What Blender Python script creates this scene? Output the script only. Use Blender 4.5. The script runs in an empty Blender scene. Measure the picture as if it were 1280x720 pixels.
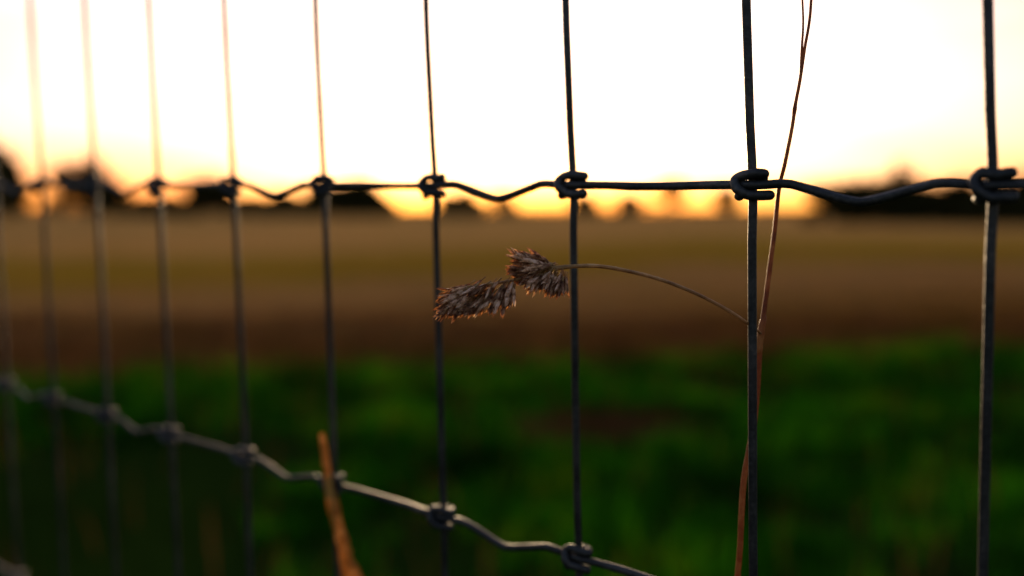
import bpy, math, random
from mathutils import Vector, Matrix, noise
R = math.radians
scene = bpy.context.scene
COL = scene.collection
random.seed(11)

# ------------------------------------------------------------------ camera frame
F_PX = 1320.0
CAM_H = 1.0
HOR_Y = 263.0
PITCH = math.atan((360 - HOR_Y) / F_PX)
C = Vector((0, 0, CAM_H))
FW = Vector((0, math.cos(PITCH), -math.sin(PITCH)))
RT = Vector((1, 0, 0))
DN = Vector((0, -math.sin(PITCH), -math.cos(PITCH)))

def pix(x, y, z):
    """photo pixel (1280x720) at a real depth z in metres -> world point"""
    return C + FW * z + RT * ((x - 640) / F_PX * z) + DN * ((y - 360) / F_PX * z)

# ------------------------------------------------------------------ materials
def new_mat(name):
    m = bpy.data.materials.new(name); m.use_nodes = True
    nt = m.node_tree; b = nt.nodes['Principled BSDF']
    return m, nt, b

def ramp(nt, fac, stops):
    r = nt.nodes.new('ShaderNodeValToRGB')
    el = r.color_ramp.elements
    while len(el) > 1: el.remove(el[-1])
    el[0].position = stops[0][0]; el[0].color = (*stops[0][1], 1)
    for p, c in stops[1:]:
        e = el.new(p); e.color = (*c, 1)
    nt.links.new(fac, r.inputs[0])
    return r.outputs[0]

def noise_tex(nt, scale, detail=4, rough=.6, coord='Object', vec=None):
    n = nt.nodes.new('ShaderNodeTexNoise')
    n.inputs['Scale'].default_value = scale
    n.inputs['Detail'].default_value = detail
    n.inputs['Roughness'].default_value = rough
    if vec is None:
        t = nt.nodes.new('ShaderNodeTexCoord'); vec = t.outputs[coord]
    nt.links.new(vec, n.inputs['Vector'])
    return n.outputs['Fac']

def bump(nt, b, h, strength, dist):
    n = nt.nodes.new('ShaderNodeBump')
    n.inputs['Strength'].default_value = strength
    n.inputs['Distance'].default_value = dist
    nt.links.new(h, n.inputs['Height']); nt.links.new(n.outputs[0], b.inputs['Normal'])

def mat_zinc():
    m, nt, b = new_mat('weathered_zinc')
    g = nt.nodes.new('ShaderNodeNewGeometry')
    f = noise_tex(nt, 650, 4, .6, vec=g.outputs['Position'])
    f2 = noise_tex(nt, 38, 3, .6, vec=g.outputs['Position'])
    mul = nt.nodes.new('ShaderNodeMath'); mul.operation = 'MULTIPLY_ADD'
    nt.links.new(f, mul.inputs[0]); mul.inputs[1].default_value = .35
    sc = nt.nodes.new('ShaderNodeMath'); sc.operation = 'MULTIPLY'; sc.inputs[1].default_value = .65
    nt.links.new(f2, sc.inputs[0]); nt.links.new(sc.outputs[0], mul.inputs[2])
    c = ramp(nt, mul.outputs[0], [(.34, (.018, .020, .020)), (.48, (.038, .044, .043)), (.58, (.064, .070, .067)), (.72, (.17, .155, .13))])
    nt.links.new(c, b.inputs['Base Color'])
    b.inputs['Metallic'].default_value = .72
    b.inputs['Specular IOR Level'].default_value = .15
    r = nt.nodes.new('ShaderNodeMapRange'); nt.links.new(f, r.inputs[0])
    r.inputs[3].default_value = .40; r.inputs[4].default_value = .66
    nt.links.new(r.outputs[0], b.inputs['Roughness'])
    bump(nt, b, f, .8, .0004)
    return m

def thin_mat(name, stops, scale, trans, transcol, rough=.7, spec=.25):
    """dry plant tissue: diffuse plus light coming through"""
    m, nt, b = new_mat(name)
    g = nt.nodes.new('ShaderNodeNewGeometry')
    f = noise_tex(nt, scale, 4, .65, vec=g.outputs['Position'])
    c = ramp(nt, f, stops)
    nt.links.new(c, b.inputs['Base Color'])
    b.inputs['Roughness'].default_value = rough
    b.inputs['Specular IOR Level'].default_value = spec
    t = nt.nodes.new('ShaderNodeBsdfTranslucent')
    mx = nt.nodes.new('ShaderNodeMix'); mx.data_type = 'RGBA'; mx.blend_type = 'MULTIPLY'
    mx.inputs[0].default_value = 1
    nt.links.new(c, mx.inputs[6]); mx.inputs[7].default_value = (*transcol, 1)
    nt.links.new(mx.outputs[2], t.inputs[0])
    ms = nt.nodes.new('ShaderNodeMixShader'); ms.inputs[0].default_value = trans
    nt.links.new(b.outputs[0], ms.inputs[1]); nt.links.new(t.outputs[0], ms.inputs[2])
    nt.links.new(ms.outputs[0], nt.nodes['Material Output'].inputs[0])
    return m

def mat_ground():
    m, nt, b = new_mat('field_soil')
    g = nt.nodes.new('ShaderNodeNewGeometry')
    sep = nt.nodes.new('ShaderNodeSeparateXYZ'); nt.links.new(g.outputs['Position'], sep.inputs[0])
    # wobble of the strip borders
    mp = nt.nodes.new('ShaderNodeMapping'); mp.inputs['Scale'].default_value = (.35, .6, .6)
    nt.links.new(g.outputs['Position'], mp.inputs[0])
    w = noise_tex(nt, 1.3, 4, .65, vec=mp.outputs[0])
    wa = nt.nodes.new('ShaderNodeMath'); wa.operation = 'MULTIPLY_ADD'
    nt.links.new(w, wa.inputs[0]); wa.inputs[1].default_value = .42; wa.inputs[2].default_value = -.21
    lg = nt.nodes.new('ShaderNodeMath'); lg.operation = 'LOGARITHM'; lg.inputs[1].default_value = 10
    mxx = nt.nodes.new('ShaderNodeMath'); mxx.operation = 'MAXIMUM'; mxx.inputs[1].default_value = 1
    nt.links.new(sep.outputs[1], mxx.inputs[0]); nt.links.new(mxx.outputs[0], lg.inputs[0])
    ad = nt.nodes.new('ShaderNodeMath'); ad.operation = 'ADD'
    nt.links.new(lg.outputs[0], ad.inputs[0]); nt.links.new(wa.outputs[0], ad.inputs[1])
    hf = nt.nodes.new('ShaderNodeMath'); hf.operation = 'MULTIPLY'; hf.inputs[1].default_value = 1/3
    nt.links.new(ad.outputs[0], hf.inputs[0])
    xo = nt.nodes.new('ShaderNodeMath'); xo.operation = 'MULTIPLY_ADD'; xo.inputs[1].default_value = -.018
    xc = nt.nodes.new('ShaderNodeClamp'); xc.inputs[1].default_value = -6; xc.inputs[2].default_value = 6
    nt.links.new(sep.outputs[0], xc.inputs[0]); nt.links.new(xc.outputs[0], xo.inputs[0]); nt.links.new(ad.outputs[0], xo.inputs[2])
    nt.links.new(xo.outputs[0], hf.inputs[0])
    L = lambda d: math.log10(d) / 3
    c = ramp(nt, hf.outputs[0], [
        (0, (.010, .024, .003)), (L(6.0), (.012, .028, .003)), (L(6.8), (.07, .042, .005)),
        (L(7.6), (.085, .038, .007)), (L(9.0), (.10, .050, .011)), (L(10.5), (.19, .098, .026)),
        (L(14), (.28, .148, .044)), (L(16.5), (.27, .150, .034)), (L(18.5), (.235, .140, .012)), (L(25), (.27, .162, .015)),
        (L(34), (.44, .235, .060)), (L(200), (.52, .28, .072)), (L(900), (.40, .21, .07))])
    n2 = noise_tex(nt, 9, 6, .7, vec=g.outputs['Position'])
    v = nt.nodes.new('ShaderNodeMapRange'); nt.links.new(n2, v.inputs[0])
    v.inputs[1].default_value = .3; v.inputs[2].default_value = .7
    v.inputs[3].default_value = .75; v.inputs[4].default_value = 1.4
    mp2 = nt.nodes.new('ShaderNodeMapping'); mp2.inputs['Scale'].default_value = (.16, .34, .3)
    nt.links.new(g.outputs['Position'], mp2.inputs[0])
    n3 = noise_tex(nt, 1.0, 4, .6, vec=mp2.outputs[0])
    pc = ramp(nt, n3, [(.36, (.78, .80, .72)), (.5, (1, 1, 1)), (.66, (1.0, .92, 1.0))])
    v3 = nt.nodes.new('ShaderNodeVectorMath'); v3.operation = 'MULTIPLY'; nt.links.new(c, v3.inputs[0]); nt.links.new(pc, v3.inputs[1]); c = v3.outputs[0]
    mx = nt.nodes.new('ShaderNodeVectorMath'); mx.operation = 'SCALE'
    nt.links.new(c, mx.inputs[0]); nt.links.new(v.outputs[0], mx.inputs['Scale'])
    nt.links.new(mx.outputs[0], b.inputs['Base Color'])
    b.inputs['Roughness'].default_value = .95
    b.inputs['Specular IOR Level'].default_value = 0
    bump(nt, b, n2, .8, .03)
    return m

def mat_simple(name, stops, scale, rough=.85, spec=.2, bstr=.3, bd=.01):
    m, nt, b = new_mat(name)
    g = nt.nodes.new('ShaderNodeNewGeometry')
    f = noise_tex(nt, scale, 5, .65, vec=g.outputs['Position'])
    nt.links.new(ramp(nt, f, stops), b.inputs['Base Color'])
    b.inputs['Roughness'].default_value = rough
    b.inputs['Specular IOR Level'].default_value = spec
    bump(nt, b, f, bstr, bd)
    return m

M = {}
M['zinc'] = mat_zinc()
M['ground'] = mat_ground()
M['grass'] = thin_mat('meadow_green', [(.36, (.002, .017, .002)), (.46, (.010, .062, .002)), (.56, (.028, .155, .004)), (.66, (.10, .145, .003))], 2.1, .35, (1.1, 1.3, .7), .8, 0)
M['drygrass'] = thin_mat('dead_grass_brown', [(.35, (.05, .026, .012)), (.5, (.10, .05, .022)), (.68, (.17, .095, .04))], 2.2, .3, (1.2, 1, .7), .8, 0)
M['stubble'] = thin_mat('stubble_straw', [(.35, (.20, .11, .03)), (.65, (.34, .19, .06))], .8, .3, (1.2, 1, .7), .8, 0)
M['culm'] = thin_mat('russet_culm', [(.35, (.16, .038, .010)), (.5, (.34, .10, .02)), (.68, (.50, .23, .06))], 90, .25, (1.3, .8, .5), .5, .35)
M['branch'] = thin_mat('tan_culm', [(.35, (.20, .11, .035)), (.5, (.34, .21, .07)), (.68, (.52, .36, .14))], 160, .25, (1.3, .8, .5), .5, .35)
M['husk'] = thin_mat('dry_husk', [(.34, (.18, .085, .04)), (.44, (.52, .32, .18)), (.55, (.80, .58, .38)), (.7, (.88, .74, .56))], 520, .36, (1.15, .95, .65), .65, .3)
M['husk2'] = thin_mat('dry_husk_brown', [(.34, (.09, .032, .014)), (.5, (.30, .16, .08)), (.68, (.58, .38, .21))], 520, .4, (1.3, .9, .5), .65, .3)
M['leaf'] = thin_mat('ochre_blade', [(.35, (.28, .13, .02)), (.5, (.50, .28, .05)), (.65, (.68, .47, .13))], 160, .4, (1.2, .9, .6), .6, .25)
M['foliage'] = thin_mat('tree_leaf_dark', [(.35, (.018, .022, .008)), (.65, (.045, .045, .015))], .5, .05, (1, 1, .6), .8, 0)
M['foliage2'] = thin_mat('tree_leaf_autumn', [(.35, (.05, .04, .015)), (.65, (.10, .06, .02))], .5, .2, (1, 1, .6), .8, .1)
M['bark'] = mat_simple('bark', [(.3, (.04, .03, .022)), (.7, (.10, .08, .06))], 6, .9, .1, .6, .03)

# ------------------------------------------------------------------ mesh helpers
class MB:
    def __init__(s): s.v = []; s.f = []
    def quad(s, *p):
        i = len(s.v); s.v += [tuple(q) for q in p]; s.f.append(tuple(range(i, i + len(p))))
    def tube(s, pts, rad, n=10, caps=True, flat=1.0):
        """pts: list of Vector; rad: number or list"""
        m = len(pts)
        if not isinstance(rad, (list, tuple)): rad = [rad] * m
        t0 = (pts[1] - pts[0]).normalized()
        a = t0.orthogonal().normalized()
        base = len(s.v)
        prevt = t0
        rings = []
        P = list(pts); Rr = list(rad)
        if caps:   # rounded ends
            t1 = (pts[-1] - pts[-2]).normalized()
            P = [pts[0] - t0 * rad[0] * .85, pts[0] - t0 * rad[0] * .5] + P + [pts[-1] + t1 * rad[-1] * .5, pts[-1] + t1 * rad[-1] * .85]
            Rr = [rad[0] * .45, rad[0] * .85] + Rr + [rad[-1] * .85, rad[-1] * .45]
        m = len(P)
        for i in range(m):
            if i == 0: t = P[1] - P[0]
            elif i == m - 1: t = P[-1] - P[-2]
            else: t = (P[i + 1] - P[i]).normalized() + (P[i] - P[i - 1]).normalized()
            t.normalize()
            q = prevt.rotation_difference(t)
            a = (q @ a); a = (a - t * a.dot(t)).normalized(); b = t.cross(a)
            prevt = t
            for k in range(n):
                an = 2 * math.pi * k / n
                s.v.append(tuple(P[i] + (a * math.cos(an) + b * math.sin(an) * flat) * Rr[i]))
        for i in range(m - 1):
            for k in range(n):
                k2 = (k + 1) % n
                s.f.append((base + i * n + k, base + i * n + k2, base + (i + 1) * n + k2, base + (i + 1) * n + k))
        s.f.append(tuple(base + k for k in reversed(range(n))))
        s.f.append(tuple(base + (m - 1) * n + k for k in range(n)))
    def box(s, lo, hi):
        x0, y0, z0 = lo; x1, y1, z1 = hi
        i = len(s.v)
        s.v += [(x0, y0, z0), (x1, y0, z0), (x1, y1, z0), (x0, y1, z0), (x0, y0, z1), (x1, y0, z1), (x1, y1, z1), (x0, y1, z1)]
        for f in ((0, 3, 2, 1), (4, 5, 6, 7), (0, 1, 5, 4), (1, 2, 6, 5), (2, 3, 7, 6), (3, 0, 4, 7)):
            s.f.append(tuple(i + k for k in f))
    def mesh(s, name, mat, smooth=True):
        me = bpy.data.meshes.new(name)
        me.from_pydata(s.v, [], s.f)
        me.materials.append(mat)
        if smooth: me.polygons.foreach_set('use_smooth', [True] * len(me.polygons))
        me.update()
        return me
    def build(s, name, mat, parent=None, smooth=True, loc=None):
        o = bpy.data.objects.new(name, s.mesh(name, mat, smooth)); COL.objects.link(o)
        if parent: o.parent = parent
        if loc is not None: o.location = loc
        return o

def catmull(pts, sub=6, closed=False):
    out = []
    n = len(pts)
    for i in range(n - 1):
        p0 = pts[max(i - 1, 0)]; p1 = pts[i]; p2 = pts[i + 1]; p3 = pts[min(i + 2, n - 1)]
        for j in range(sub):
            t = j / sub
            out.append(.5 * ((2 * p1) + (p2 - p0) * t + (2 * p0 - 5 * p1 + 4 * p2 - p3) * t * t + (3 * p1 - p0 - 3 * p2 + p3) * t ** 3))
    out.append(pts[-1].copy())
    return out

def tag(o, label=None, cat=None, group=None, kind=None):
    if label: o['label'] = label
    if cat: o['category'] = cat
    if group: o['group'] = group
    if kind: o['kind'] = kind
    return o

def empty(name, loc):
    o = bpy.data.objects.new(name, None); COL.objects.link(o); o.location = loc
    o.empty_display_size = .05
    return o

# ------------------------------------------------------------------ ground sheet
def ground_z(x, y):
    d = math.hypot(x, y)
    amp = .035 * max(0, min(1, (14 - d) / 10))
    far = .05 * max(0, min(1, (d - 10) / 20)) * max(0, min(1, (200 - d) / 100))
    return amp * noise.noise(Vector((x * .9, y * .9, 3.1))) * 2 + far * noise.noise(Vector((x * .05, y * .11, 7.)))

def build_ground():
    pos = [0]
    step = .12
    while pos[-1] < 6000:
        pos.append(pos[-1] + step)
        if pos[-1] > 8: step *= 1.16
    xs = [-p for p in reversed(pos[1:])] + pos
    mb = MB(); n = len(xs)
    for y in xs:
        for x in xs:
            mb.v.append((x, y + 4, ground_z(x, y + 4)))
    for j in range(n - 1):
        for i in range(n - 1):
            mb.f.append((j * n + i, j * n + i + 1, (j + 1) * n + i + 1, (j + 1) * n + i))
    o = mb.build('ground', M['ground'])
    tag(o, 'brown and olive stubble field running flat to the trees', None, None, 'structure')
build_ground()

# ------------------------------------------------------------------ grass
def blade(mb, x, y, z, h, w, az, lean, curl):
    dx, dy = math.cos(az), math.sin(az)
    sx, sy = -dy * w, dx * w
    i = len(mb.v)
    pts = []
    for t, ww in ((0, 1), (.55, .8)):
        ox = lean * t + curl * t * t
        zz = z + h * (t - .12 * abs(curl / h) * t * t)
        mb.v.append((x + dx * ox + sx * ww, y + dy * ox + sy * ww, zz))
        mb.v.append((x + dx * ox - sx * ww, y + dy * ox - sy * ww, zz))
    ox = lean + curl
    mb.v.append((x + dx * ox, y + dy * ox, z + h * (1 - .3 * min(1, abs(curl / h)))))
    mb.f.append((i, i + 1, i + 3, i + 2)); mb.f.append((i + 2, i + 3, i + 4))

rg = random.Random(5)
mb = MB()
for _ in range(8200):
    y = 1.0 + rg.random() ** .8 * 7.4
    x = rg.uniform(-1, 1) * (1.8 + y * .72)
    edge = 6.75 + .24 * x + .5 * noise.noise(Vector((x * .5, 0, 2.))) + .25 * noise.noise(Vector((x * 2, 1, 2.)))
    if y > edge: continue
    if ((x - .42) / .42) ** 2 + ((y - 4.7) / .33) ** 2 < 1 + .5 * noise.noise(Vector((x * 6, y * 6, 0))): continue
    if x < -.24 * y and y < 4.6 and rg.random() < 1.0 * min(1, (4.6 - y) / .7): continue  # tufts left out at near left: dark soil stands in for deep shade
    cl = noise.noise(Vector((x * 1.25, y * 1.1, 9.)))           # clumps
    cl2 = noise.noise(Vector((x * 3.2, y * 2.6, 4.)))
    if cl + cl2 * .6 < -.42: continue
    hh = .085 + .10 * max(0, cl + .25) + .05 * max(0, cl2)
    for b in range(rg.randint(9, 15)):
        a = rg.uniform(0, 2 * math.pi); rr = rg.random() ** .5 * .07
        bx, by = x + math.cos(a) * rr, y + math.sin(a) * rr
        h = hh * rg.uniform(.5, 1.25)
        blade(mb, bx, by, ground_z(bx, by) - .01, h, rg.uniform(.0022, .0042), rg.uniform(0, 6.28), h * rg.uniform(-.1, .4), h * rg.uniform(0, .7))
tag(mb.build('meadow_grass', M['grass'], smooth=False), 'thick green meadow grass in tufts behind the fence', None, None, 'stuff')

mb = MB()
for _ in range(420):
    a = rg.uniform(0, 6.28); rr = rg.random() ** .5
    x, y = .42 + math.cos(a) * rr * .42, 4.7 + math.sin(a) * rr * .33
    for b in range(8):
        h = rg.uniform(.03, .09)
        bx, by = x + rg.gauss(0, .03), y + rg.gauss(0, .03)
        blade(mb, bx, by, ground_z(bx, by) - .01, h, rg.uniform(.002, .004), rg.uniform(0, 6.28), h * rg.uniform(-.1, .6), h * rg.uniform(0, .8))
for _ in range(900):          # scattered straw stalks standing in the green
    y = 1.6 + rg.random() * 6; x = rg.uniform(-1, 1) * (1.6 + y * .7); h = rg.uniform(.12, .30)
    blade(mb, x, y, ground_z(x, y) - .01, h, rg.uniform(.0015, .003), rg.uniform(0, 6.28), h * rg.uniform(-.1, .4), h * rg.uniform(0, .5))
for _ in range(2600):
    y = 5.9 + rg.random() * 4.0; x = rg.uniform(-1, 1) * (1.5 + y * .66)
    if y < 6.7 + .24 * x: continue
    for b in range(rg.randint(6, 10)):
        a = rg.uniform(0, 6.28); rr = rg.random() ** .5 * .09
        bx, by = x + math.cos(a) * rr, y + math.sin(a) * rr
        h = rg.uniform(.04, .16)
        blade(mb, bx, by, ground_z(bx, by) - .01, h, rg.uniform(.002, .004), rg.uniform(0, 6.28), h * rg.uniform(-.1, .5), h * rg.uniform(0, .8))
tag(mb.build('dead_grass', M['drygrass'], smooth=False), 'dark brown dead grass strip along the edge of the meadow', None, None, 'stuff')

mb = MB()
for _ in range(15000):
    u = rg.random(); y = 10 * (4.5 ** u); x = rg.uniform(-1, 1) * (1.5 + y * .62)
    y = round(y / .18) * .18 + rg.gauss(0, .03)
    h = rg.uniform(.04, .10)
    blade(mb, x, y, ground_z(x, y) - .01, h, rg.uniform(.003, .006), rg.uniform(0, 6.28), h * rg.uniform(-.1, .4), h * rg.uniform(0, .4))
tag(mb.build('stubble', M['stubble'], smooth=False), 'short cut straw stubble standing in the brown field', None, None, 'stuff')

# ------------------------------------------------------------------ wire fence
S = .075                     # stay spacing
K0 = 5.86; XV = -818.; A = 12060.
D = (RT * -1458 + DN * -129 + FW * F_PX).normalized()        # along the fence, away
dz = D.dot(FW)
P00 = pix(1240, 232, dz * S * K0)
# downward direction of the stays, square to the line wires
U = (RT * 350 + DN * 16140 + FW * F_PX).normalized()
# gap between line wires from the photographed knots
def proj(p):
    q = p - C; z = q.dot(FW)
    return 640 + F_PX * q.dot(RT) / z, 360 + F_PX * q.dot(DN) / z, z
lo, hi = .05, .4
for _ in range(40):
    g = (lo + hi) / 2
    if proj(P00 + D * (2 * S) + U * g)[1] > 695: hi = g
    else: lo = g
GAP = g
NRM = D.cross(U).normalized()
if NRM.dot(C - P00) < 0: NRM = -NRM
AA = -D; UP = -U             # local axes at a knot: AA right/near, UP, NRM towards the camera
print('GAP', GAP, 'knot', proj(P00 + D * (4 * S)), proj(P00 + D * (8 * S)), proj(P00 + D * (4 * S) + U * GAP), proj(P00+D*9*S+U*2*GAP))
WR = .00148
KMIN, KMAX = -6, 40
ROWS = list(range(-1, 7))
LINE_N = WR * 2 * .98

def stay_off(row_f, k):
    """sideways and depth wander of a stay at height row_f (rows, down positive)"""
    q = noise.noise(Vector((k * 3.7, row_f * 1.1, .5))) * .0007
    if row_f < 0:
        t = min(1, -row_f / .45)
        q -= .0019 * t
    if k == 0 and row_f > 0: q -= .0013 * row_f
    # each stay is kinked where the knot grips it
    fr = row_f - round(row_f)
    q += .0006 * math.exp(-(fr / .06) ** 2)
    return q

def local(k, rowf, a=0, w=0, n=0):
    return P00 + D * (k * S) + U * (rowf * GAP) + AA * a + UP * w + NRM * n

fence = empty('wire_fence', Vector((local(2, 7).x, local(2, 7).y, 0)))
tag(fence, 'galvanised wire mesh fence with wrapped knots running away to the left', 'fence')
INV = Matrix.Translation(-fence.location)
def rel(pts): return [p - fence.location for p in pts]

for k in range(KMIN, KMAX + 1):
    pts = []
    lastrow = 6.9
    n = 90 if k < 14 else 40
    for i in range(n + 1):
        rf = -1.12 + (lastrow + 1.12) * i / n
        pts.append(local(k, rf, a=stay_off(rf, k), n=noise.noise(Vector((k * 1.3, rf, 8.))) * .0006))
    pts = [p for p in pts if p.z > -.06]
    mb = MB(); mb.tube(rel(pts), WR, 12 if k < 8 else 8)
    mb.build('stay_wire', M['zinc'], fence)

def line_off(r, kf):
    w = noise.noise(Vector((kf * .9, r * 5.1, 2.))) * .0005
    kk = math.floor(kf)
    if kk % 2 == 0:
        t = abs(kf - kk - .5)
        if t < .30:
            s = 1 - t / .30
            w -= .0050 * (s * s * (3 - 2 * s) * .45 + s * .55) 
        w += .0006 * math.exp(-((t - .34) / .07) ** 2)
    n = LINE_N
    fr = kf - round(kf)
    aa = -fr * S
    n -= .0024 * math.exp(-((aa + .0048) / .0022) ** 2)      # dips back under the knot's hook
    n -= .0016 * min(1, (abs(aa) / .02)) 
    w += noise.noise(Vector((kf * 2.3, r * 2.2, 6.))) * .0004
    return w, n

for r in ROWS:
    pts = []
    kf = KMIN - .6
    while kf < KMAX + .4:
        w, n = line_off(r, kf)
        pts.append(local(kf, r, w=w, n=n))
        fr = abs(kf - round(kf))
        kf += .018 if fr < .14 else (.03 if kf < 16 else .06)
    mb = MB(); mb.tube(rel(pts), WR, 12)
    mb.build('line_wire', M['zinc'], fence)

KR = .00166
def knot_mesh(seed):
    q = random.Random(seed); j = lambda s=.0004: q.uniform(-s, s)
    V = lambda a, w, n: AA * (a * .001 + j()) + UP * (w * .001 + j()) + NRM * (n * .001 + j(.00015))
    mb = MB()
    e1 = q.uniform(5.0, 7.2); e2 = q.uniform(4.8, 7.0)
    front = [V(e1, 3.35, 2.2), V(3, 3.35, 2.9), V(0, 3.4, 3.1), V(-2.2, 3.2, 2.9), V(-3.9, 2.3, 3.2), V(-4.2, .9, 4.2),
             V(-3.1, -.7, 5.2), V(-1.5, -2.2, 4.8), V(.3, -3.3, 3.8), V(2.6, -3.4, 3.1), V(e2, -3.3, 2.3)]
    mb.tube(catmull(front, 5), KR, 12)
    back = [V(-2.9, -3.9, 3.4), V(-3.2, -3.3, 1.6), V(-2.9, -2.0, -.2), V(-2.4, .2, -1.9), V(-1.2, 1.8, -2.8), V(1.2, 2.0, -2.9), V(2.6, 2.4, -1.6), V(3.3, 3.0, .8)]
    mb.tube(catmull(back, 5), KR, 12)
    return mb
variants = [knot_mesh(s).mesh('knot', M['zinc']) for s in range(13)]
vis = []
for r in ROWS:
    for k in range(KMIN, KMAX + 1):
        x, y, z = proj(local(k, r))
        inside = z > .1 and -60 < x < 1340 and -60 < y < 780
        vis.append((0 if inside else 1, abs(r - .5) * .12 + abs(k) * .02, k, r))
vis.sort()
rest = MB()
for idx, (_, _, k, r) in enumerate(vis):
    w, n = line_off(r, k)
    p = local(k, r, a=stay_off(r, k), w=w) - fence.location
    if idx < 99:
        o = bpy.data.objects.new('knot', variants[(k * 5 + r * 7 + 3) % 13]); COL.objects.link(o)
        o.parent = fence; o.location = p
    else:
        me = variants[(k * 5 + r * 7 + 3) % 13]
        b = len(rest.v)
        rest.v += [tuple(v.co + p) for v in me.vertices]
        rest.f += [tuple(b + i for i in f.vertices) for f in me.polygons]
o = rest.build('knot', M['zinc'], fence); o['kind'] = 'stuff'

# ------------------------------------------------------------------ grass stalk with seed heads
ZS = .362
def P(x, y, z=ZS): return pix(x, y, z)
stalk_px = [(1016, -60, .350), (1013, 15, .352), (1006, 60, .353), (1000, 100, .354), (994, 132, .355), (990, 160, .356), (981, 205, .358), (974, 235, .3605),
            (968, 290, .362), (961, 345, .362), (955, 390, .362), (950, 425, .362), (947, 480, .3625), (943, 525, .363), (937, 560, .3638), (930, 600, .3642), (927, 640, .3645), (925, 685, .365), (921, 735, .367)]
base = Vector((P(905, 720, .40).x, P(905, 720, .40).y, 0))
pts = [P(*p) for p in stalk_px]
low = pts[-1]
for t in (.02, .05, .1, .18, .3, .5, .75, 1.0):
    q = low.lerp(Vector((base.x, base.y, -.01)), t); q += Vector((.01, .01, 0)) * math.sin(t * 3.14) * t
    pts.append(q)
stalk = empty('grass_stalk', base)
tag(stalk, 'tall reddish dry grass stalk threaded through the fence holding a brown seed head', 'grass stalk')
rels = lambda ps: [p - base for p in ps]
cp = catmull(pts, 6)
rad = []
for i, p in enumerate(cp):
    y = proj(p)[1]
    r = .00042 + (.00085 - .00042) * min(1, max(0, (y + 60) / 400))
    r += .00018 * math.exp(-((y - 137) / 5) ** 2)
    r += .0002 * math.exp(-((y - 418) / 9) ** 2)
    if y > 420: r += .0002
    rad.append(r)
mb = MB(); mb.tube(rels(cp), rad, 10); mb.build('culm', M['culm'], stalk)
# second thin stem that leaves the culm near the top of the picture
tp = catmull([P(1001, 92, .3535), P(1002.2, 62, .353), P(1004, 30, .3525), P(1003, 0, .352), P(1000, -60, .351)], 6)
mb = MB(); mb.tube(rels(tp), [.0005 - .0002 * i / len(tp) for i in range(len(tp))], 8); mb.build('side_stem', M['culm'], stalk)
# side branch: leaves the culm right of the stay, passes in front of it and carries the heads
BR = [(951, 417, .3615), (944, 411, .352), (930, 401, .3475), (905, 385, .347), (870, 367, .348), (830, 351, .350), (790, 340, .351), (750, 333, .351), (718, 333, .351), (695, 336, .351)]
bp = catmull([P(*p) for p in BR], 6)
mb = MB(); mb.tube(rels(bp), [.00042 + .00026 * (i / len(bp)) ** .6 for i in range(len(bp))], 9); br = mb.build('seed_branch', M['branch'], stalk)
# sheath collar at the joint
mb = MB(); mb.tube(rels(catmull([P(949, 440), P(950, 425), P(952.5, 408), P(955, 396)], 4)), [.0011, .00115, .0012, .0012, .0012, .0013, .0013, .0012, .0012, .0012, .0011, .001, .0009], 10); mb.build('leaf_sheath', M['culm'], stalk)

# --- spikelets
def lemma(mb, o, ax, side, nr, L, W, open_, curl):
    """boat shaped pointed scale folded on its keel"""
    N = 7
    i0 = len(mb.v)
    for i in range(N):
        t = i / (N - 1)
        w = W * (math.sin(math.pi * min(1, (t * .86 + .10))) ** .75) * (1 - t ** 5 * .9)
        if i == N - 1: w = W * .02
        c = o + ax * (L * t) + nr * (open_ * L * t + curl * L * t * t)
        keel = nr * (W * .55 * math.sin(math.pi * min(1, t * .9 + .08)))
        for s, kk in ((-1, 0), (-.6, .7), (0, 1), (.6, .7), (1, 0)):
            mb.v.append(tuple(c + side * (s * w) + keel * kk * (w / W + .1)))
    for i in range(N - 1):
        for k in range(4):
            a = i0 + i * 5 + k
            mb.f.append((a, a + 1, a + 6, a + 5))
    # awn
    tip = o + ax * L + nr * (open_ * L + curl * L)
    e = tip + ax * (L * .17) + nr * (curl * L * .5)
    mb.quad(tip - side * W * .05, tip + side * W * .05, e)

def spikelet_mesh(seed, n):
    q = random.Random(seed); mb = MB()
    X, Y, Z = Vector((1, 0, 0)), Vector((0, 1, 0)), Vector((0, 0, 1))
    for sgn in (1, -1):                       # glumes
        lemma(mb, Vector((0, 0, 0)), X, Y * sgn, Z * sgn, q.uniform(.0036, .0044), .00066, .10, .08)
    for i in range(n):
        sgn = 1 if i % 2 == 0 else -1
        o = X * (.0006 + .00072 * i) + Z * sgn * .00012
        ax = (X + Y * q.uniform(-.16, .16) + Z * sgn * (.14 + .04 * i)).normalized()
        lemma(mb, o, ax, (Y * sgn + Z * q.uniform(-.3, .3)).normalized(), Z * sgn, q.uniform(.0036, .0046) * (1 - .04 * i), q.uniform(.00052, .00072), .04, q.uniform(-.06, .12))
    return mb.mesh('spikelet', M['husk'] if seed % 3 else M['husk2'])
SPM = [spikelet_mesh(s, 3 + s % 3) for s in range(12)]

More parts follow.
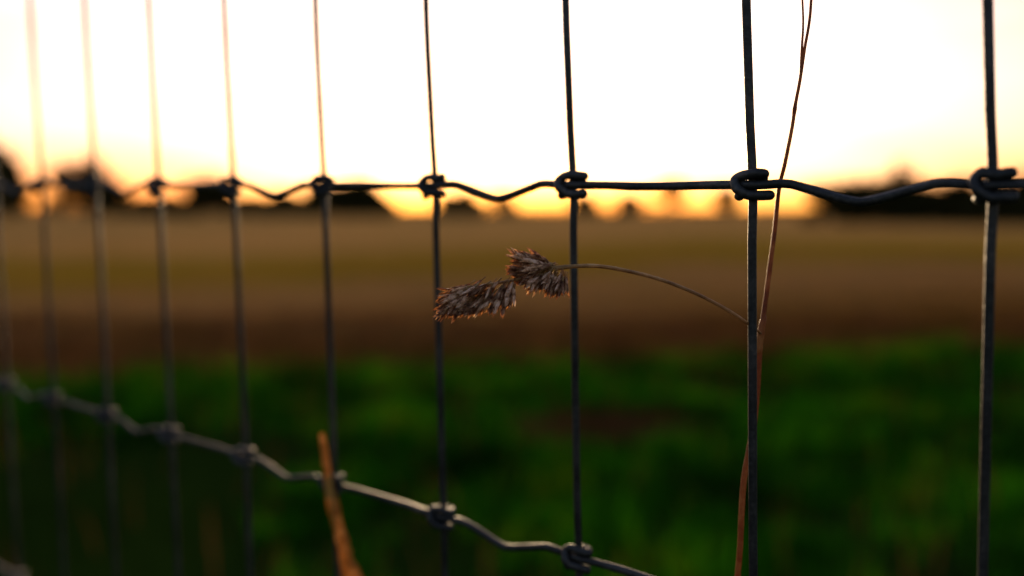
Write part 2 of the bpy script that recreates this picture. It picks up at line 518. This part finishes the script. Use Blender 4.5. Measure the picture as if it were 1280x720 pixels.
def head(bases, name_axis, rng, parent):
    """bases: list of (px,py,dz_mm, angle_deg in picture, tilt, scale)"""
    mb = MB(); mb.tube(rels(catmull([P(x - 1.5, y - 2, z) for x, y, z in name_axis], 5)), [.00045] * ((len(name_axis) - 1) * 5 + 1), 8)
    # pedicels
    h = None
    items = []
    for (x, y, dzz, ang, tilt, sc) in bases:
        p = pix(x - 1.5, y - 2.2, .351 + dzz * .001)
        d = (RT * math.cos(R(ang)) + DN * math.sin(R(ang))) * math.cos(tilt) - FW * math.sin(tilt)
        d.normalize()
        items.append((p, d, sc))
        j = p - d * .0016
        mb.tube(rels([j, p]), .00022, 5)
    h = mb.build('seed_head', M['branch'], parent)
    items.sort(key=lambda it: (it[0] - C).dot(FW))
    rest = MB()
    for idx, (p, d, sc) in enumerate(items):
        roll = rng.uniform(0, 6.28)
        up = d.orthogonal().normalized(); up = Matrix.Rotation(roll, 3, d) @ up
        y_ = up.cross(d).normalized(); z_ = d.cross(y_)
        m = Matrix((( d.x, y_.x, z_.x), (d.y, y_.y, z_.y), (d.z, y_.z, z_.z))).to_4x4()
        m = Matrix.Translation(p - base) @ m @ Matrix.Diagonal((sc, sc, sc, 1))
        me = SPM[rng.randrange(12)]
        if idx < 49:
            o = bpy.data.objects.new('spikelet', me); COL.objects.link(o)
            o.parent = h; o.matrix_local = m
        else:
            b0 = len(rest.v)
            rest.v += [tuple(m @ v.co) for v in me.vertices]
            rest.f += [tuple(b0 + i for i in f.vertices) for f in me.polygons]
    o = rest.build('spikelet', M['husk2'], h); o['kind'] = 'stuff'
    return h

hr = random.Random(21)
def lerp(a, b, t): return a + (b - a) * t
def poly(pts, t):
    n = len(pts) - 1; i = min(int(t * n), n - 1); f = t * n - i
    return lerp(pts[i][0], pts[i + 1][0], f), lerp(pts[i][1], pts[i + 1][1], f)
# outer head: hangs down-left from an upper axis
B = []
top = [(645, 354), (628, 352), (610, 351), (594, 353), (577, 360), (562, 370)]
bot = [(644, 366), (634, 380), (616, 380), (598, 384), (580, 386), (562, 389)]
NB = 165
for i in range(NB):
    t = (i + hr.random()) / NB
    xa, ya = poly(top, t); xb, yb = poly(bot, t); v = hr.random() ** .8
    x, y = lerp(xa, xb, v) + hr.uniform(-2, 2), lerp(ya, yb, v)
    ang = lerp(98, 150, min(1, t * 1.25) ** .7) + hr.uniform(-13, 13)
    if v < .3: ang += lerp(6, 16, t)
    if v > .7: ang -= lerp(0, 14, t)
    bulge = 2.6 * math.sin(math.pi * min(1, v * .8 + .15))
    B.append((x, y, hr.uniform(-1, 1) * bulge, ang, hr.uniform(-.35, .6), hr.uniform(.8, 1.1)))
head(B, [(655, 350, .351), (640, 353, .351), (622, 356, .351), (600, 360, .351), (578, 372, .351), (562, 383, .351)], hr, stalk)
# inner head: an upper fan to the left and a lower tuft that hangs
B = []
for i in range(74):                              # left fan
    t = hr.random()
    x = lerp(692, 655, t) + hr.uniform(-3, 3); y = lerp(334, 338, t) + hr.uniform(-3, 3)
    v = hr.random()
    ang = lerp(214, 158, v) + hr.uniform(-6, 6)
    y += lerp(-15, 9, v) * (t ** .6)
    B.append((x, y, hr.gauss(0, 1.5), ang, hr.uniform(-.5, .6), hr.uniform(.9, 1.25)))
for i in range(72):                              # hanging tuft
    t = hr.random()
    x = lerp(711, 672, t) + hr.uniform(-2, 2); y = lerp(340, 343, t) + hr.uniform(-3, 3)
    ang = lerp(100, 152, t) + hr.uniform(-12, 12)
    s = hr.random() * lerp(18, 8, t)
    B.append((x + math.cos(R(ang)) * s, y + math.sin(R(ang)) * s, hr.gauss(0, 1.6), ang, hr.uniform(-.5, .7), hr.uniform(.85, 1.15)))
head(B, [(722, 334, .351), (705, 335, .351), (690, 337, .351), (672, 342, .351), (655, 350, .351)], hr, stalk)

# ------------------------------------------------------------------ ochre dry leaf at the bottom
zb = .50
lb = Vector((pix(455, 720, zb).x + .02, pix(455, 720, zb).y + .03, 0))
lf = empty('dry_grass_blade', lb)
tag(lf, 'orange dried grass blade standing upright before the lower wire of the fence', 'grass blade')
cen = [(402, 541, zb), (405, 560, zb), (409, 590, zb), (414, 620, zb), (422, 655, zb), (432, 690, zb), (444, 725, zb), (452, 760, zb)]
pts = [pix(*p) for p in cen]
end = Vector((lb.x, lb.y, -.01)); last = pts[-1]
for t in (.03, .08, .16, .3, .5, .75, 1): pts.append(last.lerp(end, t) + Vector((.015, 0, 0)) * math.sin(t * 3.14) * t)
cp = catmull(pts, 5)
mb = MB()
n = len(cp)
for i, p in enumerate(cp):
    y = proj(p)[1]
    w = .0012 + .0030 * min(1, max(0, (y - 541) / 170)) ** .9
    w *= 1 + .45 * noise.noise(Vector((0, 0, i * .55)))
    tw = .5 * math.sin(i * .19)
    ax = (cp[min(i + 1, n - 1)] - cp[max(i - 1, 0)]).normalized()
    s = (RT * math.cos(tw) + FW * math.sin(tw)); s = (s - ax * s.dot(ax)).normalized(); nn = ax.cross(s)
    for a_, c_ in ((-1, 0), (-.5, .28), (0, .40), (.5, .28), (1, 0), (0, .30)):
        mb.v.append(tuple(p - lb + s * (w * a_) + nn * (w * c_)))
for i in range(n - 1):
    for k in range(6):
        k2 = (k + 1) % 6
        mb.f.append((i * 6 + k, i * 6 + k2, (i + 1) * 6 + k2, (i + 1) * 6 + k))
mb.build('leaf', M['leaf'], lf)
mb = MB()
sp = catmull([pix(424, 688, zb + .004), pix(427, 705, zb + .004), pix(435, 740, zb + .004), pix(446, 775, zb + .002), last.lerp(end, .15)], 5)
mb.tube([p - lb for p in sp], [.0006 + .0012 * min(1, i / 9) for i in range(len(sp))], 8, flat=.35)
mb.build('leaf_tip', M['leaf'], lf)

# ------------------------------------------------------------------ trees
def make_tree(name, label, cat, px, top_y, w_px, dist, seed, kind='tree', mat='foliage', group=None, fill=1.0):
    q = random.Random(seed)
    X = (px - 640) / F_PX * dist
    H = CAM_H + (HOR_Y - top_y) / F_PX * dist
    W = w_px / F_PX * dist
    gz = ground_z(X, dist)
    root = empty(name, Vector((X, dist, gz)))
    tag(root, label, cat, group)
    mb = MB()
    shrub = kind == 'shrub'
    tips = []
    if shrub:
        for i in range(max(3, int(W / 1.2))):
            x0 = q.uniform(-.25, .25) if i else 0; a = q.uniform(0, 6.28)
            p = [Vector((x0, q.uniform(-.3, .3), -.1)), Vector((x0 + q.uniform(-.3, .3), q.uniform(-.4, .4), H * .35)), Vector((q.uniform(-W * .34, W * .34), q.uniform(-.8, .8), H * .62))]
            mb.tube(catmull(p, 3), [.07, .065, .06, .05, .045, .035, .02], 6)
    else:
        th = H * .86
        tr = max(.08, H * .03)
        bend = q.uniform(-.04, .04) * H
        tp = [Vector((0, 0, -.15)), Vector((bend * .3, 0, th * .3)), Vector((bend * .8, q.uniform(-.1, .1), th * .6)), Vector((bend, 0, th))]
        c = catmull(tp, 4); mb.tube(c, [tr * (1.15 - .95 * i / (len(c) - 1)) for i in range(len(c))], 8)
        for i in range(9):
            s = q.uniform(.22, .8); b0 = c[int(s * (len(c) - 1))]
            a = i * 2.4 + q.uniform(-.4, .4); ln = W * .42 * (1.1 - .5 * s)
            e = b0 + Vector((math.cos(a) * ln, math.sin(a) * ln, ln * q.uniform(.35, .8)))
            mid = b0.lerp(e, .5) + Vector((0, 0, -.06 * ln))
            mb.tube(catmull([b0, mid, e], 3), [tr * .45 * (1 - .8 * j / 6) for j in range(7)], 6)
            tips.append(e)
    mb.build('trunk', M['bark'], root)
    # crown: leaf faces spread through lumpy clumps
    mb = MB()
    clumps = []
    ncl = 16 if not shrub else max(20, int(W / H * 12))
    for i in range(ncl):
        if shrub:
            cx = ((i * .618 + .31) % 1 - .5 + q.uniform(-.04, .04)) * (W - .5 * min(H, W * .5))
            topz = H * math.sqrt(1 - .8 * min(1, abs(2 * cx / W)) ** 2.4) * q.uniform(.85, 1.02)
            cz = 0
            cy = q.uniform(-.35, .35) * min(W, H)
            cr = min(min(H, W * .5) * q.uniform(.26, .38), topz * .5)
            cz = (.08 + .92 * ((i * .7549 + .6) % 1)) ** .75 * (topz - cr * .8)
        else:
            a = q.uniform(0, 6.28); el = math.asin(q.uniform(-.75, 1)); rr = q.uniform(.35, .72)
            cx = math.cos(a) * math.cos(el) * W * .5 * rr; cy = math.sin(a) * math.cos(el) * W * .5 * rr
            cz = H * .58 + math.sin(el) * H * .38 * rr
            cr = min(W, H) * q.uniform(.15, .23)
        clumps.append((Vector((cx, cy, cz)), cr))
    nl = int((950 if not shrub else 900) * fill)
    ls = .055 * math.sqrt(max(W * H, 4)) 
    ls = max(.10, min(.42, ls)) * (1.45 if shrub else 1.15)
    for i in range(nl):
        c0, cr = clumps[q.randrange(len(clumps))]
        v = Vector((q.gauss(0, 1), q.gauss(0, 1), q.gauss(0, 1))).normalized() * cr * (q.random() ** .45) * 1.12
        v.z *= .85
        p = c0 + v
        if p.z < .05: p.z = q.uniform(.05, .4)
        a = Vector((q.gauss(0, 1), q.gauss(0, 1), q.gauss(0, 1))).normalized()
        b = a.orthogonal().normalized(); b = Matrix.Rotation(q.uniform(0, 6.28), 3, a) @ b; cc = a.cross(b)
        s = ls * q.uniform(.6, 1.3)
        mb.quad(p - b * s, p + cc * s * .55 + a * s * .15, p + b * s, p - cc * s * .55 + a * s * .15)
    mb.build('crown', M[mat], root, smooth=False)
    return root

TREES = [
 # name, label, cat, x, top, width, dist, kind, mat
 ('large_tree', 'tall dark tree cut by the left edge of the photo', 'tree', -26, 176, 92, 120, 'shrub', 'foliage'),
 ('round_tree', 'broad round dark tree on the horizon behind the third fence stay from the left', 'tree', 113, 204, 76, 150, 'shrub', 'foliage'),
 ('field_shrub', 'low dark bush between the broad round tree and the small domed tree', 'bush', 208, 250, 62, 165, 'shrub', 'foliage'),
 ('domed_tree', 'small domed tree just left of the fourth knot on the upper wire', 'tree', 263, 222, 40, 165, 'shrub', 'foliage'),
 ('hedge_shrub', 'long low hedge bush under the wire crimp right of the small domed tree', 'bush', 345, 246, 90, 175, 'shrub', 'foliage'),
 ('spreading_tree', 'wide dark tree behind the wire right of the fifth knot', 'tree', 438, 226, 84, 160, 'shrub', 'foliage'),
 ('far_shrub', 'flat dark bush on the horizon right of the sharp knot left of the seed head', 'bush', 578, 245, 30, 180, 'shrub', 'foliage'),
 ('narrow_shrub', 'small bush on the horizon just right of the knot above the seed head', 'bush', 731, 246, 8, 180, 'shrub', 'foliage'),
 ('grey_shrub', 'faint low bush between the seed head knot and the slim pointed tree', 'bush', 787, 247, 6, 220, 'shrub', 'foliage2'),
 ('lone_bush', 'small bush under the sharp bend of the upper wire above the seed head', 'bush', 632, 247, 2, 200, 'shrub', 'foliage'),
 ('slim_tree', 'slim pointed tree between two bright gaps in the middle of the straight wire span', 'tree', 838, 226, 14, 170, 'tree', 'foliage'),
 ('stub_tree', 'small tree on the horizon just left of the second knot from the right', 'tree', 903, 240, 18, 170, 'tree', 'foliage'),
 ('thicket_shrub', 'rounded dark thicket right of the reddish stalk at the start of the long hedge', 'bush', 1046, 229, 50, 84, 'shrub', 'foliage'),
 ('dark_thicket', 'dark thicket directly below the deep wire crimp on the right', 'bush', 1108, 225, 80, 76, 'shrub', 'foliage'),
 ('autumn_tree', 'tall thin rusty tree rising above the hedge right of the wire crimp', 'tree', 1126, 200, 26, 92, 'tree', 'foliage2'),
 ('hedge_bush', 'dark hedge bush left of the last knot on the right', 'bush', 1186, 233, 80, 73, 'shrub', 'foliage'),
 ('corner_bush', 'dark hedge bush behind the last fence stay at the right edge', 'bush', 1268, 229, 100, 70, 'shrub', 'foliage'),
]
for i, (nm, lab, cat, x, ty, w, dist, kind, mt) in enumerate(TREES):
    make_tree(nm, lab, cat, x, ty - 12, w + 30, dist, 100 + i, kind, mt, fill=4 if w > 80 else (.28 if nm == 'autumn_tree' else 2.6))
# trees just outside the picture, so the treeline carries on
for i, (x, ty, w, dist, kind) in enumerate([(-150, 225, 120, 150, 'tree'), (-330, 215, 110, 160, 'tree'), (1400, 237, 150, 78, 'shrub'), (1540, 225, 110, 110, 'tree')]):
    make_tree('outlying_tree', 'dark tree outside the edge of the photo', 'tree', x, ty, w, dist, 300 + i, kind, 'foliage', group='trees beyond the edges of the picture')

# far-off wood closing the horizon
mb = MB(); q = random.Random(77)
for i in range(9000):
    X = q.uniform(-560, 560); Y = 620 + q.uniform(-14, 14)
    h = 2.0 + 2.0 * max(0, noise.noise(Vector((X * .02, 0, 5.))) + .35) + 1.0 * max(0, noise.noise(Vector((X * .09, 0, 1.))))
    for c, hh in ((620, 3.0), (785, 3.0), (350, 3)):
        Xc = (c - 640) / F_PX * 620
        h += hh * math.exp(-((X - Xc) / 12) ** 2)
    p = Vector((X, Y, h * q.random() ** .7)); s = q.uniform(.6, 1.3)
    a = Vector((q.gauss(0, 1), q.gauss(0, 1), q.gauss(0, 1))).normalized(); b = a.orthogonal().normalized(); cc = a.cross(b)
    mb.quad(p - b * s, p + cc * s * .6, p + b * s, p - cc * s * .6)
tag(mb.build('distant_wood', M['foliage2'], smooth=False), 'far low wood along the horizon below the sunset sky', None, None, 'stuff')

# ------------------------------------------------------------------ sky and sun
GLOW, GLOW_POW, SKY_TINT = 5.2, 11.0, (.78, .70, .95)
SUN_EL, SUN_AZ = 2.6, -2.0        # degrees; azimuth from +Y, negative = left
w = bpy.data.worlds.new('World'); scene.world = w; w.use_nodes = True
nt = w.node_tree; bg = nt.nodes['Background']
sky = nt.nodes.new('ShaderNodeTexSky'); sky.sky_type = 'NISHITA'; sky.sun_disc = False
sky.sun_elevation = R(SUN_EL); sky.sun_rotation = R(SUN_AZ)
sky.air_density = 1.0; sky.dust_density = 2.2; sky.ozone_density = 1.0
tc = nt.nodes.new('ShaderNodeTexCoord')
mp = nt.nodes.new('ShaderNodeMapping'); mp.inputs['Scale'].default_value = (1.2, 1.2, 7.0)
nt.links.new(tc.outputs['Generated'], mp.inputs[0])
cn = nt.nodes.new('ShaderNodeTexNoise'); cn.inputs['Scale'].default_value = 2.3; cn.inputs['Detail'].default_value = 6
nt.links.new(mp.outputs[0], cn.inputs[0])
cr = nt.nodes.new('ShaderNodeMapRange'); cr.inputs[1].default_value = .45; cr.inputs[2].default_value = .75
cr.inputs[3].default_value = 0; cr.inputs[4].default_value = .8; cr.clamp = True
nt.links.new(cn.outputs[0], cr.inputs[0])
# bright thin haze round the low sun: warm at the horizon, creamy white above
nrm = nt.nodes.new('ShaderNodeVectorMath'); nrm.operation = 'NORMALIZE'; nt.links.new(tc.outputs['Generated'], nrm.inputs[0])
gdir = Vector((math.sin(R(-1.5)) * math.cos(R(6)), math.cos(R(-1.5)) * math.cos(R(6)), math.sin(R(6))))
dt = nt.nodes.new('ShaderNodeVectorMath'); dt.operation = 'DOT_PRODUCT'; dt.inputs[1].default_value = gdir
nt.links.new(nrm.outputs[0], dt.inputs[0])
d0 = nt.nodes.new('ShaderNodeMath'); d0.operation = 'MAXIMUM'; d0.inputs[1].default_value = 0; nt.links.new(dt.outputs['Value'], d0.inputs[0])
pw = nt.nodes.new('ShaderNodeMath'); pw.operation = 'POWER'; pw.inputs[1].default_value = GLOW_POW; nt.links.new(d0.outputs[0], pw.inputs[0])
sz = nt.nodes.new('ShaderNodeSeparateXYZ'); nt.links.new(nrm.outputs[0], sz.inputs[0])
gcol = ramp(nt, sz.outputs[2], [(0, (1, .36, .06)), (.014, (1, .48, .14)), (.034, (.84, .60, .38)), (.07, (.70, .59, .50)), (.12, (.63, .56, .52)), (.3, (.60, .54, .52)), (.7, (.4, .43, .6))])
gs = nt.nodes.new('ShaderNodeMath'); gs.operation = 'MULTIPLY'; gs.inputs[1].default_value = GLOW; nt.links.new(pw.outputs[0], gs.inputs[0])
gm = nt.nodes.new('ShaderNodeVectorMath'); gm.operation = 'SCALE'; nt.links.new(gcol, gm.inputs[0]); nt.links.new(gs.outputs[0], gm.inputs['Scale'])
tn = nt.nodes.new('ShaderNodeVectorMath'); tn.operation = 'MULTIPLY'; nt.links.new(sky.outputs[0], tn.inputs[0]); tn.inputs[1].default_value = SKY_TINT
hz = nt.nodes.new('ShaderNodeMapRange'); hz.inputs[1].default_value = .5; hz.inputs[2].default_value = 1
hz.inputs[3].default_value = 1.0; hz.inputs[4].default_value = .2; nt.links.new(d0.outputs[0], hz.inputs[0])
t2 = nt.nodes.new('ShaderNodeVectorMath'); t2.operation = 'SCALE'; nt.links.new(tn.outputs[0], t2.inputs[0]); nt.links.new(hz.outputs[0], t2.inputs['Scale'])
sm = nt.nodes.new('ShaderNodeVectorMath'); sm.operation = 'ADD'; nt.links.new(gm.outputs[0], sm.inputs[0]); nt.links.new(t2.outputs[0], sm.inputs[1])
wm = nt.nodes.new('ShaderNodeMix'); wm.data_type = 'RGBA'; wm.blend_type = 'MULTIPLY'
nt.links.new(cr.outputs[0], wm.inputs[0]); nt.links.new(sm.outputs[0], wm.inputs[6]); wm.inputs[7].default_value = (.9, .62, .52, 1)
# added dimming of the unseen sky opposite the sunset, to darken the stays
ds = nt.nodes.new('ShaderNodeMapRange'); ds.inputs[1].default_value = -1; ds.inputs[2].default_value = .6
ds.inputs[3].default_value = .66; ds.inputs[4].default_value = 1.0; nt.links.new(dt.outputs['Value'], ds.inputs[0])
fs = nt.nodes.new('ShaderNodeVectorMath'); fs.operation = 'SCALE'
nt.links.new(wm.outputs[2], fs.inputs[0]); nt.links.new(ds.outputs[0], fs.inputs['Scale'])
nt.links.new(fs.outputs[0], bg.inputs[0])
bg.inputs[1].default_value = .15

sd = bpy.data.lights.new('sun', 'SUN'); sd.energy = .9; sd.angle = R(.5); sd.color = (1, .70, .40)
so = bpy.data.objects.new('sun', sd); COL.objects.link(so)
dirv = Vector((math.sin(R(SUN_AZ)) * math.cos(R(SUN_EL)), math.cos(R(SUN_AZ)) * math.cos(R(SUN_EL)), math.sin(R(SUN_EL))))
so.rotation_euler = dirv.to_track_quat('Z', 'Y').to_euler(); so.location = (0, 0, 30)

# ------------------------------------------------------------------ camera
cd = bpy.data.cameras.new('camera'); cam = bpy.data.objects.new('camera', cd); COL.objects.link(cam)
cd.sensor_width = 36; cd.lens = 36 * F_PX / 1280
cd.clip_start = .01; cd.clip_end = 20000
cam.matrix_world = Matrix((( RT.x, -DN.x, -FW.x, C.x), (RT.y, -DN.y, -FW.y, C.y), (RT.z, -DN.z, -FW.z, C.z), (0, 0, 0, 1)))
cd.dof.use_dof = True; cd.dof.focus_distance = .346; cd.dof.aperture_fstop = 4.0
scene.camera = cam
vs = scene.view_settings
vs.view_transform = 'Standard'; vs.look = 'None'; vs.gamma = 1; vs.exposure = 2.2
scene.cycles.use_denoising = True
scene.cycles.max_bounces = 6
